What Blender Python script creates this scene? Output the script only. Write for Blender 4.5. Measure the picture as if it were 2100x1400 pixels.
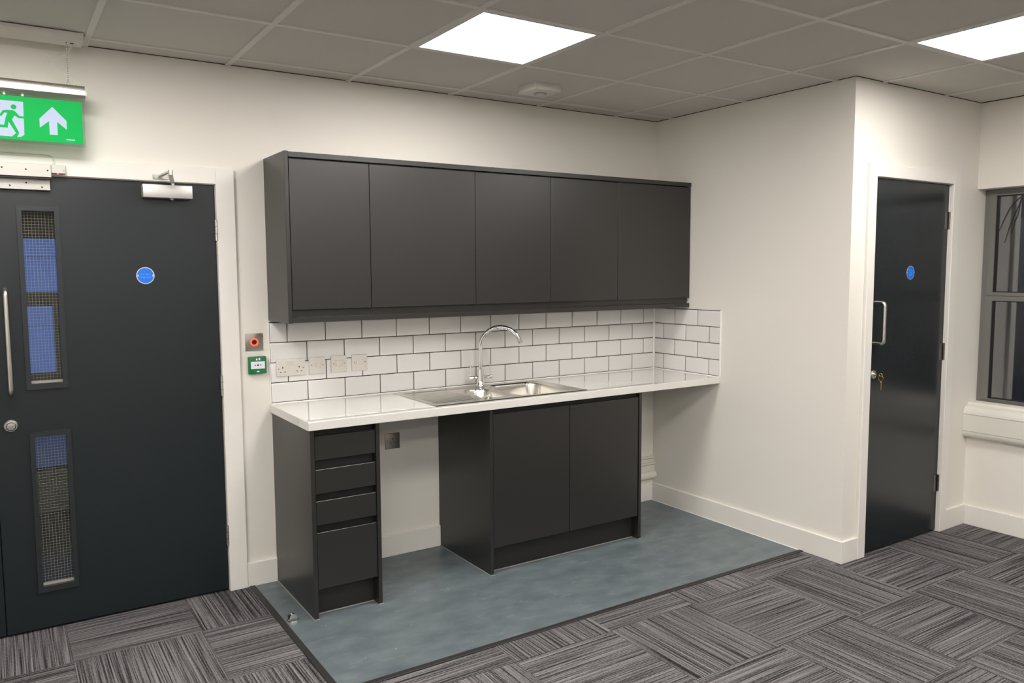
import bpy, bmesh, math, random
from mathutils import Vector, Matrix
random.seed(7)
for o in list(bpy.data.objects): bpy.data.objects.remove(o)
SC = bpy.context.scene
COL = SC.collection

# ------------------------------------------------------------------ camera
cam = bpy.data.cameras.new('camera'); cam.sensor_width = 36.0
cam.lens = 1623.92 * 36.0 / 2100.0; cam.clip_start = 0.05
co = bpy.data.objects.new('camera', cam); COL.objects.link(co)
yaw, pitch, roll = 0.5771, -0.0887, -0.0050
fw = Vector((math.sin(yaw), math.cos(yaw), 0)); rt = Vector((math.cos(yaw), -math.sin(yaw), 0)); up = Vector((0, 0, 1))
F = fw * math.cos(pitch) + up * math.sin(pitch); U = up * math.cos(pitch) - fw * math.sin(pitch)
R_ = rt * math.cos(roll) + U * math.sin(roll); U_ = U * math.cos(roll) - rt * math.sin(roll)
m = Matrix((R_, U_, -F)).transposed().to_4x4(); m.translation = Vector((-3.7391, -3.9718, 1.5764))
co.matrix_world = m
SC.camera = co
# ------------------------------------------------------------------ world: a dark evening outside
w = bpy.data.worlds.new('world'); SC.world = w; w.use_nodes = True
w.node_tree.nodes['Background'].inputs[0].default_value = (0.004, 0.006, 0.012, 1)
w.node_tree.nodes['Background'].inputs[1].default_value = 1.0
SC.view_settings.view_transform = 'Standard'; SC.view_settings.look = 'None'
SC.view_settings.gamma = 1.0; SC.view_settings.use_curve_mapping = False
SC.view_settings.exposure = 0.0
PANEL_STRENGTH = 29.5
# ceiling light panels, as cells (i, j) of the 600 mm ceiling grid
PANELS = [(0, 1), (3, 3), (-3, 1), (3, 7), (0, 4), (-3, 4), (-6, 4), (0, 7), (-3, 7), (-6, 7), (0, 10), (-3, 10), (-6, 10)]

# ------------------------------------------------------------------ dimensions
H = 2.5535; GX = -2.1597; GY = 0.1452            # ceiling height, ceiling grid origin
D = 1.461; X2 = 1.243                            # closet wall at y=-D, window wall at x=X2
XL, YB = -6.2, -8.4                              # far ends of the room
ZT, TH, DW, WXL = 0.9151, 0.0398, 0.5905, -2.6116
TP, RP, TX = 0.2011, 0.1015, -0.1008

# ------------------------------------------------------------------ materials
def lin(r, g, b):
    f = lambda c: ((c / 255 + 0.055) / 1.055) ** 2.4 if c > 10 else c / 255 / 12.92
    return (f(r), f(g), f(b), 1)
MATS = {}
def mat(name, rgb, rough=0.5, metal=0.0, noise=0.0, nscale=8.0, bump=0.0, bscale=200.0, emit=None, estr=0.0, spec=0.5, coat=0.0):
    if name in MATS: return MATS[name]
    M = bpy.data.materials.new(name); M.use_nodes = True
    nt = M.node_tree; b = nt.nodes['Principled BSDF']
    b.inputs['Base Color'].default_value = rgb; b.inputs['Roughness'].default_value = rough
    b.inputs['Metallic'].default_value = metal; b.inputs['Specular IOR Level'].default_value = spec
    b.inputs['Coat Weight'].default_value = coat; b.inputs['Coat Roughness'].default_value = 0.02
    tc = nt.nodes.new('ShaderNodeTexCoord')
    n = nt.nodes.new('ShaderNodeTexNoise'); n.inputs['Scale'].default_value = nscale; n.inputs['Detail'].default_value = 4
    nt.links.new(tc.outputs['Object'], n.inputs['Vector'])
    mx = nt.nodes.new('ShaderNodeMix'); mx.data_type = 'RGBA'
    k = max(noise, 0.01)
    mx.inputs['A'].default_value = tuple(c * (1 - k) for c in rgb[:3]) + (1,)
    mx.inputs['B'].default_value = tuple(min(1, c * (1 + k)) for c in rgb[:3]) + (1,)
    nt.links.new(n.outputs['Fac'], mx.inputs['Factor']); nt.links.new(mx.outputs['Result'], b.inputs['Base Color'])
    if bump:
        n2 = nt.nodes.new('ShaderNodeTexNoise'); n2.inputs['Scale'].default_value = bscale; n2.inputs['Detail'].default_value = 3
        nt.links.new(tc.outputs['Object'], n2.inputs['Vector'])
        bp = nt.nodes.new('ShaderNodeBump'); bp.inputs['Strength'].default_value = bump; bp.inputs['Distance'].default_value = 0.002
        nt.links.new(n2.outputs['Fac'], bp.inputs['Height']); nt.links.new(bp.outputs['Normal'], b.inputs['Normal'])
    if emit:
        b.inputs['Emission Color'].default_value = emit; b.inputs['Emission Strength'].default_value = estr
    MATS[name] = M
    return M

WALL = mat('wall_paint', (0.78, 0.75, 0.69, 1), 0.62, noise=0.02, nscale=1.5, bump=0.08, bscale=90)
GLOSSW = mat('white_gloss_paint', (0.79, 0.765, 0.715, 1), 0.35, noise=0.02, bump=0.03, bscale=60)
CEILT = mat('ceiling_tile', (0.60, 0.575, 0.53, 1), 0.9, noise=0.03, nscale=300, bump=0.15, bscale=500)
BAR = mat('white_bar', (0.70, 0.68, 0.64, 1), 0.5)
PLEN = mat('dark_void', (0.03, 0.03, 0.03, 1), 0.9)
GRAPH = mat('graphite_laminate', (0.0135, 0.0128, 0.0116, 1), 0.35, noise=0.02, bump=0.04, bscale=900, spec=0.72)
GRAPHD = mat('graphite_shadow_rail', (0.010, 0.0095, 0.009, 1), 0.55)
DOORM = mat('anthracite_door_paint', (0.0070, 0.0115, 0.0138, 1), 0.38, noise=0.04, bump=0.05, bscale=150)
DOORG = mat('anthracite_door_gloss', (0.009, 0.0125, 0.0155, 1), 0.24, noise=0.04, bump=0.02, bscale=20)
TILE = mat('white_glazed_tile', (0.74, 0.73, 0.715, 1), 0.05, noise=0.015, nscale=3, bump=0.03, bscale=14, coat=0.5)
GROUT = mat('dark_grout', (0.030, 0.024, 0.025, 1), 0.9)
SEAL = mat('white_sealant', (0.85, 0.84, 0.80, 1), 0.35)
SEALG = mat('grey_sealant', (0.24, 0.24, 0.22, 1), 0.5)
STEEL = mat('brushed_steel', (0.62, 0.60, 0.56, 1), 0.30, metal=1.0, noise=0.05, bump=0.04, bscale=300)
SINKM = mat('sink_steel', (0.66, 0.64, 0.59, 1), 0.24, metal=1.0, noise=0.04, nscale=40, bump=0.02, bscale=400)
CHROME = mat('chrome', (0.82, 0.82, 0.84, 1), 0.05, metal=1.0)
SATIN = mat('satin_silver', (0.66, 0.64, 0.61, 1), 0.42, metal=0.75, noise=0.03)
PLATE = mat('nickel_plate', (0.36, 0.34, 0.31, 1), 0.38, metal=0.9, noise=0.05)
ALUW = mat('pale_aluminium', (0.50, 0.485, 0.45, 1), 0.4, metal=0.35, noise=0.02)
PLASTIC = mat('white_plastic', (0.64, 0.61, 0.56, 1), 0.3)
BLACK = mat('black_hole', (0.008, 0.008, 0.008, 1), 0.6)
GREY = mat('grey_aluminium_frame', (0.165, 0.163, 0.150, 1), 0.5, metal=0.1, noise=0.02)
GASK = mat('black_gasket', (0.008, 0.008, 0.009, 1), 0.6)
EDGE = mat('dark_edge_strip', (0.018, 0.017, 0.017, 1), 0.55, noise=0.05)
TRUNK = mat('cream_plastic', (0.70, 0.685, 0.62, 1), 0.4)
BRASS = mat('brass', (0.55, 0.38, 0.10, 1), 0.25, metal=1.0)
GREENP = mat('green_plastic', lin(12, 110, 62), 0.35)
RED = mat('red_glow_ring', (0.7, 0.06, 0.02, 1), 0.3, emit=(1, 0.10, 0.04, 1), estr=1.6)
REDK = mat('dark_red_lens', (0.06, 0.0, 0.0, 1), 0.3, emit=(0.3, 0.0, 0.0, 1), estr=0.15)
REDL = mat('red_indicator', (0.8, 0.05, 0.05, 1), 0.3, emit=(1, 0.05, 0.08, 1), estr=4)
BLUE = mat('blue_sign_face', lin(10, 110, 220), 0.4)
WHITEP = mat('white_print', (0.75, 0.78, 0.85, 1), 0.5)
PALEB = mat('pale_blue_print', lin(90, 165, 240), 0.5)
BLKP = mat('black_print', (0.01, 0.01, 0.01, 1), 0.5)
SIGNG = mat('lit_green_sign', lin(0, 120, 52), 0.55, spec=0.15, emit=lin(0, 195, 88), estr=0.55)
SIGNW = mat('lit_white_sign', lin(140, 150, 172), 0.5, spec=0.2, emit=lin(205, 215, 245), estr=0.42)
CABLE = mat('white_cable', (0.62, 0.60, 0.55, 1), 0.5)
LED = mat('led_diffuser', (0.9, 0.9, 0.9, 1), 0.5, emit=(1.0, 0.96, 0.915, 1), estr=PANEL_STRENGTH)
BLUEW = mat('dusk_window_pane', (0.02, 0.04, 0.1, 1), 0.3, emit=(0.055, 0.125, 0.40, 1), estr=0.85)
BLUED = mat('dim_dusk_window_pane', (0.02, 0.04, 0.1, 1), 0.3, emit=(0.035, 0.055, 0.135, 1), estr=0.8)
LOBW = mat('lobby_wall', (0.05, 0.05, 0.05, 1), 0.6)
LOBLOW = mat('lobby_panel', (0.55, 0.55, 0.53, 1), 0.5)
LOBF = mat('lobby_floor', (0.16, 0.155, 0.135, 1), 0.18)
WIRE = mat('wire_mesh', (0.36, 0.345, 0.29, 1), 0.5, metal=0.3)
SCREW = mat('screw_head', (0.30, 0.28, 0.25, 1), 0.4, metal=0.8)

def glassmat(name, face, tint=(1, 1, 1, 1)):
    M = bpy.data.materials.new(name); M.use_nodes = True; nt = M.node_tree; nt.nodes.clear()
    out = nt.nodes.new('ShaderNodeOutputMaterial'); mix = nt.nodes.new('ShaderNodeMixShader')
    tr = nt.nodes.new('ShaderNodeBsdfTransparent'); tr.inputs[0].default_value = tint
    gl = nt.nodes.new('ShaderNodeBsdfGlossy'); gl.inputs['Roughness'].default_value = 0.01
    lw = nt.nodes.new('ShaderNodeLayerWeight'); lw.inputs[0].default_value = 0.5
    pw = nt.nodes.new('ShaderNodeMath'); pw.operation = 'POWER'; pw.inputs[1].default_value = 4
    ma = nt.nodes.new('ShaderNodeMath'); ma.operation = 'MULTIPLY_ADD'; ma.inputs[1].default_value = 0.85; ma.inputs[2].default_value = face
    nt.links.new(lw.outputs['Facing'], pw.inputs[0]); nt.links.new(pw.outputs[0], ma.inputs[0])
    nt.links.new(ma.outputs[0], mix.inputs[0]); nt.links.new(tr.outputs[0], mix.inputs[1]); nt.links.new(gl.outputs[0], mix.inputs[2])
    nt.links.new(mix.outputs[0], out.inputs[0])
    return M
GLASS = glassmat('window_glass', 0.19)
WGLASS = glassmat('wired_glass', 0.035, (0.92, 0.94, 0.92, 1))
ACRYL = glassmat('clear_acrylic', 0.05, (0.93, 0.95, 0.94, 1))

def carpet(name, axis):
    M = bpy.data.materials.new(name); M.use_nodes = True; nt = M.node_tree; b = nt.nodes['Principled BSDF']
    b.inputs['Roughness'].default_value = 0.95; b.inputs['Specular IOR Level'].default_value = 0.15
    tc = nt.nodes.new('ShaderNodeTexCoord'); oi = nt.nodes.new('ShaderNodeObjectInfo')
    add = nt.nodes.new('ShaderNodeVectorMath'); add.operation = 'MULTIPLY_ADD'
    add.inputs[1].default_value = (37, 53, 11)
    nt.links.new(oi.outputs['Random'], add.inputs[0]); nt.links.new(tc.outputs['Object'], add.inputs[2])
    def nz(sal, sac, det):
        mp = nt.nodes.new('ShaderNodeMapping'); s = (sal, sac, 1) if axis == 'x' else (sac, sal, 1)
        mp.inputs['Scale'].default_value = s; nt.links.new(add.outputs[0], mp.inputs['Vector'])
        n = nt.nodes.new('ShaderNodeTexNoise'); n.inputs['Scale'].default_value = 1; n.inputs['Detail'].default_value = det
        nt.links.new(mp.outputs[0], n.inputs['Vector']); return n.outputs['Fac']
    stripe = nz(1.6, 185, 2.5); fine = nz(60, 420, 2.0); fibre = nz(300, 480, 1.0); wide = nz(1.0, 14, 1.0)
    rp = nt.nodes.new('ShaderNodeValToRGB'); e = rp.color_ramp.elements
    e[0].position = 0.34; e[0].color = (0.014, 0.0135, 0.014, 1); e[1].position = 0.70; e[1].color = (0.235, 0.222, 0.228, 1)
    x = e.new(0.42); x.color = (0.042, 0.040, 0.042, 1); x = e.new(0.50); x.color = (0.110, 0.104, 0.108, 1)
    def madd(a, k, c):
        q = nt.nodes.new('ShaderNodeMath'); q.operation = 'MULTIPLY_ADD'; q.inputs[1].default_value = k
        nt.links.new(a, q.inputs[0])
        if isinstance(c, float): q.inputs[2].default_value = c
        else: nt.links.new(c, q.inputs[2])
        return q.outputs[0]
    v = madd(fine, 0.30, madd(stripe, 1.0, -0.15)); v = madd(wide, 0.10, madd(v, 1.0, -0.05)); v = madd(fibre, 0.34, madd(v, 1.0, -0.17))
    nt.links.new(v, rp.inputs[0]); nt.links.new(rp.outputs[0], b.inputs['Base Color'])
    bp = nt.nodes.new('ShaderNodeBump'); bp.inputs['Strength'].default_value = 0.35; bp.inputs['Distance'].default_value = 0.003
    nt.links.new(v, bp.inputs['Height']); nt.links.new(bp.outputs['Normal'], b.inputs['Normal'])
    return M
CARX, CARY = carpet('carpet_pile_across', 'x'), carpet('carpet_pile_along', 'y')

def speckle():
    M = mat('worktop_quartz', (0.76, 0.745, 0.70, 1), 0.03, spec=0.8, coat=0.8); nt = M.node_tree; b = nt.nodes['Principled BSDF']
    tc = nt.nodes.new('ShaderNodeTexCoord'); v = nt.nodes.new('ShaderNodeTexVoronoi'); v.inputs['Scale'].default_value = 520
    nt.links.new(tc.outputs['Object'], v.inputs['Vector'])
    rp = nt.nodes.new('ShaderNodeValToRGB'); e = rp.color_ramp.elements
    e[0].position = 0.04; e[0].color = (0.63, 0.615, 0.575, 1); e[1].position = 0.5; e[1].color = (0.725, 0.71, 0.67, 1)
    x = e.new(0.16); x.color = (0.69, 0.675, 0.635, 1)
    sx = nt.nodes.new('ShaderNodeSeparateColor'); nt.links.new(v.outputs['Color'], sx.inputs[0])
    nt.links.new(sx.outputs[0], rp.inputs[0]); nt.links.new(rp.outputs[0], b.inputs['Base Color'])
    return M
QUARTZ = speckle()

def vinyl():
    M = bpy.data.materials.new('vinyl_floor'); M.use_nodes = True; nt = M.node_tree; b = nt.nodes['Principled BSDF']
    tc = nt.nodes.new('ShaderNodeTexCoord')
    def nz(s, d, sc=(1, 1, 1)):
        mp = nt.nodes.new('ShaderNodeMapping'); mp.inputs['Scale'].default_value = sc; nt.links.new(tc.outputs['Object'], mp.inputs[0])
        n = nt.nodes.new('ShaderNodeTexNoise'); n.inputs['Scale'].default_value = s; n.inputs['Detail'].default_value = d
        nt.links.new(mp.outputs[0], n.inputs['Vector']); return n.outputs['Fac']
    r1 = nt.nodes.new('ShaderNodeValToRGB'); e = r1.color_ramp.elements
    e[0].position = 0.30; e[0].color = (0.086, 0.109, 0.121, 1); e[1].position = 0.72; e[1].color = (0.148, 0.176, 0.189, 1)
    nt.links.new(nz(7, 10, (1, 1.6, 1)), r1.inputs[0])
    r2 = nt.nodes.new('ShaderNodeValToRGB'); e = r2.color_ramp.elements
    e[0].position = 0.58; e[0].color = (0, 0, 0, 1); e[1].position = 0.78; e[1].color = (0.55, 0.55, 0.55, 1)
    nt.links.new(nz(9, 8, (1, 2.2, 1)), r2.inputs[0])
    mx = nt.nodes.new('ShaderNodeMix'); mx.data_type = 'RGBA'; nt.links.new(r2.outputs[0], mx.inputs['Factor'])
    nt.links.new(r1.outputs[0], mx.inputs['A']); mx.inputs['B'].default_value = (0.23, 0.265, 0.275, 1)
    r3 = nt.nodes.new('ShaderNodeValToRGB'); e = r3.color_ramp.elements
    e[0].position = 0.735; e[0].color = (0, 0, 0, 1); e[1].position = 0.77; e[1].color = (1, 1, 1, 1)
    nt.links.new(nz(60, 2), r3.inputs[0])
    m2 = nt.nodes.new('ShaderNodeMix'); m2.data_type = 'RGBA'; nt.links.new(r3.outputs[0], m2.inputs['Factor'])
    nt.links.new(mx.outputs['Result'], m2.inputs['A']); m2.inputs['B'].default_value = (0.35, 0.38, 0.38, 1)
    nt.links.new(m2.outputs['Result'], b.inputs['Base Color'])
    b.inputs['Roughness'].default_value = 0.36; b.inputs['Specular IOR Level'].default_value = 0.4
    bp = nt.nodes.new('ShaderNodeBump'); bp.inputs['Strength'].default_value = 0.06; bp.inputs['Distance'].default_value = 0.002
    nt.links.new(nz(120, 3), bp.inputs['Height']); nt.links.new(bp.outputs['Normal'], b.inputs['Normal'])
    return M
VINYL = vinyl()

# ------------------------------------------------------------------ mesh helpers (world coordinates)
class MB:
    def __init__(s): s.bm = bmesh.new()
    def box(s, x0, x1, y0, y1, z0, z1, bev=0.0, seg=1):
        x0, x1 = min(x0, x1), max(x0, x1); y0, y1 = min(y0, y1), max(y0, y1); z0, z1 = min(z0, z1), max(z0, z1)
        r = bmesh.ops.create_cube(s.bm, size=1)
        for v in r['verts']:
            v.co = ((x0 + x1) / 2 + v.co.x * (x1 - x0), (y0 + y1) / 2 + v.co.y * (y1 - y0), (z0 + z1) / 2 + v.co.z * (z1 - z0))
        if bev:
            es = list({e for v in r['verts'] for e in v.link_edges})
            bmesh.ops.bevel(s.bm, geom=es, offset=bev, segments=seg, affect='EDGES', profile=0.5)
        return s
    def cyl(s, p0, p1, r, r2=None, n=20):
        p0, p1 = Vector(p0), Vector(p1); d = p1 - p0; q = Vector((0, 0, 1)).rotation_difference(d.normalized()).to_matrix().to_4x4()
        M = Matrix.Translation((p0 + p1) / 2) @ q
        bmesh.ops.create_cone(s.bm, cap_ends=True, segments=n, radius1=r, radius2=r if r2 is None else r2, depth=d.length, matrix=M)
        return s
    def sphere(s, c, r, sc=(1, 1, 1), n=16):
        bmesh.ops.create_uvsphere(s.bm, u_segments=n, v_segments=n // 2, radius=r, matrix=Matrix.Translation(c) @ Matrix.Diagonal((*sc, 1)))
        return s
    def tube(s, pts, r, n=10, cap=True, closed=False):
        pts = [Vector(p) for p in pts]; rings = []; N = len(pts); prev = None
        for i, p in enumerate(pts):
            if closed: t = (pts[(i + 1) % N] - pts[i - 1]).normalized()
            else: t = (pts[min(i + 1, N - 1)] - pts[max(i - 1, 0)]).normalized()
            if prev is None:
                a = Vector((0, 0, 1)) if abs(t.z) < 0.9 else Vector((1, 0, 0)); u = t.cross(a).normalized()
            else: u = (prev - t * prev.dot(t)).normalized()
            prev = u; v = t.cross(u); rr = r[i] if isinstance(r, (list, tuple)) else r
            rings.append([s.bm.verts.new(p + (u * math.cos(2 * math.pi * k / n) + v * math.sin(2 * math.pi * k / n)) * rr) for k in range(n)])
        for i in range(N if closed else N - 1):
            a, b = rings[i], rings[(i + 1) % N]
            for k in range(n): s.bm.faces.new((a[k], a[(k + 1) % n], b[(k + 1) % n], b[k]))
        if cap and not closed:
            s.bm.faces.new(list(reversed(rings[0]))); s.bm.faces.new(rings[-1])
        return s
    def lathe(s, c, prof, n=28, axis='z'):
        c = Vector(c); rings = []
        def P(r, h, a):
            x, y = r * math.cos(a), r * math.sin(a)
            return c + (Vector((x, y, h)) if axis == 'z' else Vector((x, h, y)) if axis == 'y' else Vector((h, x, y)))
        for r, h in prof:
            rings.append([s.bm.verts.new(P(max(r, 1e-5), h, 2 * math.pi * k / n)) for k in range(n)])
        for a, b in zip(rings, rings[1:]):
            for k in range(n): s.bm.faces.new((a[k], a[(k + 1) % n], b[(k + 1) % n], b[k]))
        s.bm.faces.new(rings[0]); s.bm.faces.new(rings[-1])
        return s
    def prism(s, poly, a0, a1, axis):
        """poly of 2D points extruded along an axis: 'y' -> (x,z), 'x' -> (y,z), 'z' -> (x,y)"""
        def P(p, a): return (p[0], a, p[1]) if axis == 'y' else (a, p[0], p[1]) if axis == 'x' else (p[0], p[1], a)
        A = [s.bm.verts.new(P(p, a0)) for p in poly]; B = [s.bm.verts.new(P(p, a1)) for p in poly]
        s.bm.faces.new(A); s.bm.faces.new(list(reversed(B))); n = len(poly)
        for k in range(n): s.bm.faces.new((A[k], B[k], B[(k + 1) % n], A[(k + 1) % n]))
        return s
    def cells(s, us, vs, skip, a0, a1, axis):
        """slab over a rectangular lattice with some cells left out (openings)"""
        def P(u, v, a): return (u, a, v) if axis == 'y' else (a, u, v) if axis == 'x' else (u, v, a)
        V = {}
        def g(i, j, k):
            if (i, j, k) not in V: V[i, j, k] = s.bm.verts.new(P(us[i], vs[j], (a0, a1)[k]))
            return V[i, j, k]
        on = {(i, j) for i in range(len(us) - 1) for j in range(len(vs) - 1) if (i, j) not in skip}
        for i, j in on:
            for k in (0, 1): s.bm.faces.new([g(i, j, k), g(i + 1, j, k), g(i + 1, j + 1, k), g(i, j + 1, k)])
            for di, dj, e in ((-1, 0, ((0, 0), (0, 1))), (1, 0, ((1, 0), (1, 1))), (0, -1, ((0, 0), (1, 0))), (0, 1, ((0, 1), (1, 1)))):
                if (i + di, j + dj) not in on:
                    (p, q), (r, t) = e
                    s.bm.faces.new([g(i + p, j + q, 0), g(i + r, j + t, 0), g(i + r, j + t, 1), g(i + p, j + q, 1)])
        return s
    def mesh(s, name, material, off=(0, 0, 0), smooth=None):
        bmesh.ops.recalc_face_normals(s.bm, faces=s.bm.faces[:])
        if off != (0, 0, 0): bmesh.ops.translate(s.bm, verts=s.bm.verts[:], vec=-Vector(off))
        me = bpy.data.meshes.new(name); s.bm.to_mesh(me); s.bm.free(); me.materials.append(material)
        if smooth is not None:
            me.shade_smooth(); me.set_sharp_from_angle(angle=math.radians(smooth))
        return me
    def build(s, name, material, parent=None, smooth=None, kind=None):
        off = Vector((0, 0, 0)); p = parent
        while p is not None: off += p.location; p = p.parent
        o = bpy.data.objects.new(name, s.mesh(name, material, tuple(off), smooth)); COL.objects.link(o); o.parent = parent
        if kind: o['kind'] = kind
        return o
def tag(o, label, cat, group=None):
    o['label'] = label; o['category'] = cat
    if group: o['group'] = group
    return o
def thing(name, loc, label=None, cat=None, group=None, kind=None):
    o = bpy.data.objects.new(name, None); COL.objects.link(o); o.location = loc; o.empty_display_size = 0.05
    if label: tag(o, label, cat, group)
    if kind: o['kind'] = kind
    return o
def inst(name, mesh, loc, parent, rot=(0, 0, 0)):
    o = bpy.data.objects.new(name, mesh); COL.objects.link(o); o.parent = parent; o.rotation_euler = rot
    off = Vector((0, 0, 0)); p = parent
    while p is not None: off += p.location; p = p.parent
    o.location = Vector(loc) - off
    return o
def text(name, body, size, loc, material, parent, rot, depth=0.0004):
    cu = bpy.data.curves.new(name, 'FONT'); cu.body = body; cu.size = size; cu.align_x = 'CENTER'; cu.align_y = 'CENTER'; cu.extrude = depth
    t = bpy.data.objects.new('tmp', cu); COL.objects.link(t); dg = bpy.context.evaluated_depsgraph_get(); dg.update()
    me = bpy.data.meshes.new_from_object(t.evaluated_get(dg)); bpy.data.objects.remove(t)
    me.materials.clear(); me.materials.append(material); me.name = name
    return inst(name, me, loc, parent, rot)

# ================================================================== THE ROOM
# ---- floor: slab, carpet tiles (500 mm, quarter-turned), vinyl sheet
floor = MB().box(XL - 0.15, X2 + 0.3, YB - 0.15, 0.06, -0.10, -0.006).build('floor', PLEN, kind='structure')
VX0, VY0 = -2.722, -1.212     # vinyl sheet corner
MB().box(VX0, 0.0, VY0, 0.03, -0.0065, 0.0005).build('vinyl_sheet', VINYL, floor)
def clip_tile(x0, x1, y0, y1):
    """outline of a carpet tile with the vinyl (and its edge strip) cut out"""
    vx, vy = VX0 - 0.020, VY0 - 0.024
    if x1 <= vx or y1 <= vy or x0 >= 0.0: return [(x0, y0), (x1, y0), (x1, y1), (x0, y1)]
    if x0 >= vx and y0 >= vy: return None
    if x0 < vx and y0 >= vy: return [(x0, y0), (vx, y0), (vx, y1), (x0, y1)]
    if x0 >= vx and x1 <= 0: return [(x0, y0), (x1, y0), (x1, vy), (x0, vy)]
    if x0 >= vx: return [(x0, y0), (x1, y0), (x1, y1), (0.0, y1), (0.0, vy), (x0, vy)]
    return [(x0, y0), (x1, y0), (x1, vy), (vx, vy), (vx, y1), (x0, y1)]
full = {}
for a in range(-6, 10):
    for b in range(-1, 17):
        x0 = -3.55 + 0.5 * a; y1 = 0.105 - 0.5 * b
        X0, X1, Y0, Y1 = max(x0, XL), min(x0 + 0.5, X2 + 0.02), max(y1 - 0.5, YB), min(y1, 0.02)
        if X1 - X0 < 0.03 or Y1 - Y0 < 0.03 or (X0 > 0.05 and Y0 > -D): continue
        if X0 >= -0.06 and Y1 > -D + 0.03 and X1 > 0.05: Y1 = max(-D + 0.03, Y0 + 0.03) if X0 > 0 else Y1
        if X0 < 0 < X1 and Y0 > -D: X1 = 0.01
        poly = clip_tile(X0, X1, Y0, Y1)
        if not poly: continue
        ax = 'x' if (a + b) % 2 == 0 else 'y'; M = CARX if ax == 'x' else CARY
        whole = abs(X1 - X0 - 0.5) < 1e-6 and abs(Y1 - Y0 - 0.5) < 1e-6 and len(poly) == 4 and abs(poly[2][1] - poly[0][1] - 0.5) < 1e-6 and abs(poly[2][0] - poly[0][0] - 0.5) < 1e-6
        cx, cy = (X0 + X1) / 2, (Y0 + Y1) / 2
        if whole:
            if ax not in full: full[ax] = MB().box(-0.2494, 0.2494, -0.2494, 0.2494, -0.0065, 0, bev=0.0012).mesh('carpet_tile', M)
            me = full[ax]
        else:
            g = 0.0006
            me = MB().prism([(p[0] - cx, p[1] - cy) for p in poly], -0.0065, 0.0, 'z').mesh('carpet_tile', M)
        inst('carpet_tile', me, (cx, cy, 0), floor)
t = thing('trim_1', (VX0 - 0.01, VY0, 0), kind='structure')
MB().box(VX0 - 0.024, VX0 + 0.004, VY0 - 0.024, 0.0, -0.004, 0.005, bev=0.002).build('edge_strip', EDGE, t)
MB().box(VX0 + 0.004, 0.0, VY0 - 0.026, VY0 + 0.002, -0.004, 0.005, bev=0.002).build('edge_strip', EDGE, t)

# ---- walls
WT = H + 0.003; VT = H + 0.15
wall_back = MB().cells([XL, -4.262, -2.838, 0.12], [0.0, 1.992, WT], {(1, 0)}, 0.0, 0.12, 'y').build('wall_back', WALL, kind='structure')
wall_side = MB().box(0.0, 0.11, -D + 0.0, 0.0, 0, WT).build('wall_side', WALL, kind='structure')
MB().cells([0.11, 0.185, 0.948, X2 + 0.11], [0.0, 2.066, WT], {(1, 0)}, -D, -D + 0.11, 'y').build('wall_closet', WALL, kind='structure')
MB().box(0.11, X2 + 0.11, -D + 0.60, -D + 0.66, 0, WT).build('wall_closet_rear', PLEN, kind='structure')
WY1, WZ0, WZ1 = -4.9, 0.757, 2.052
wall_window = MB().cells([YB, WY1, -D], [0.0, WZ0, WZ1, WT], {(1, 1)}, X2, X2 + 0.20, 'x').build('wall_window', WALL, kind='structure')
MB().box(XL - 0.12, XL, YB, 0.12, 0, WT).build('wall_left', WALL, kind='structure')
MB().box(XL - 0.12, X2 + 0.2, YB - 0.12, YB, 0, WT).build('wall_front', WALL, kind='structure')

# ---- baseboards
BH, BT = 0.122, 0.016
def skirt(name, x0, x1, y0, y1):
    return MB().box(x0, x1, y0, y1, 0.0, BH, bev=0.002).build(name, GLOSSW, kind='structure')
b = skirt('baseboard_back', -2.752, -2.601, -BT, 0.0)
MB().box(-2.268, -1.66, -BT, 0.0, 0.0, BH, bev=0.002).build('board', GLOSSW, b)
MB().box(-0.622, 0.0, -BT, 0.0, 0.0, BH, bev=0.002).build('board', GLOSSW, b)
MB().box(XL, -4.345, -BT, 0.0, 0.0, BH, bev=0.002).build('board', GLOSSW, b)
b = skirt('baseboard_side', -BT, 0.0, -D - BT, -BT)
MB().tube([(-BT - 0.001, -BT, 0.001), (-BT - 0.001, VY0, 0.001)], 0.0025, n=6).build('sealant_bead', SEAL, b)
b = skirt('baseboard_closet', 0.0, 0.126, -D - BT, -D)
MB().box(1.012, X2, -D - BT, -D, 0, BH, bev=0.002).build('board', GLOSSW, b)
skirt('baseboard_window', X2 - BT, X2, YB, -D - BT)
skirt('baseboard_left', XL, XL + BT, YB, -BT)
skirt('baseboard_front', XL, X2, YB, YB + BT)

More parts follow.
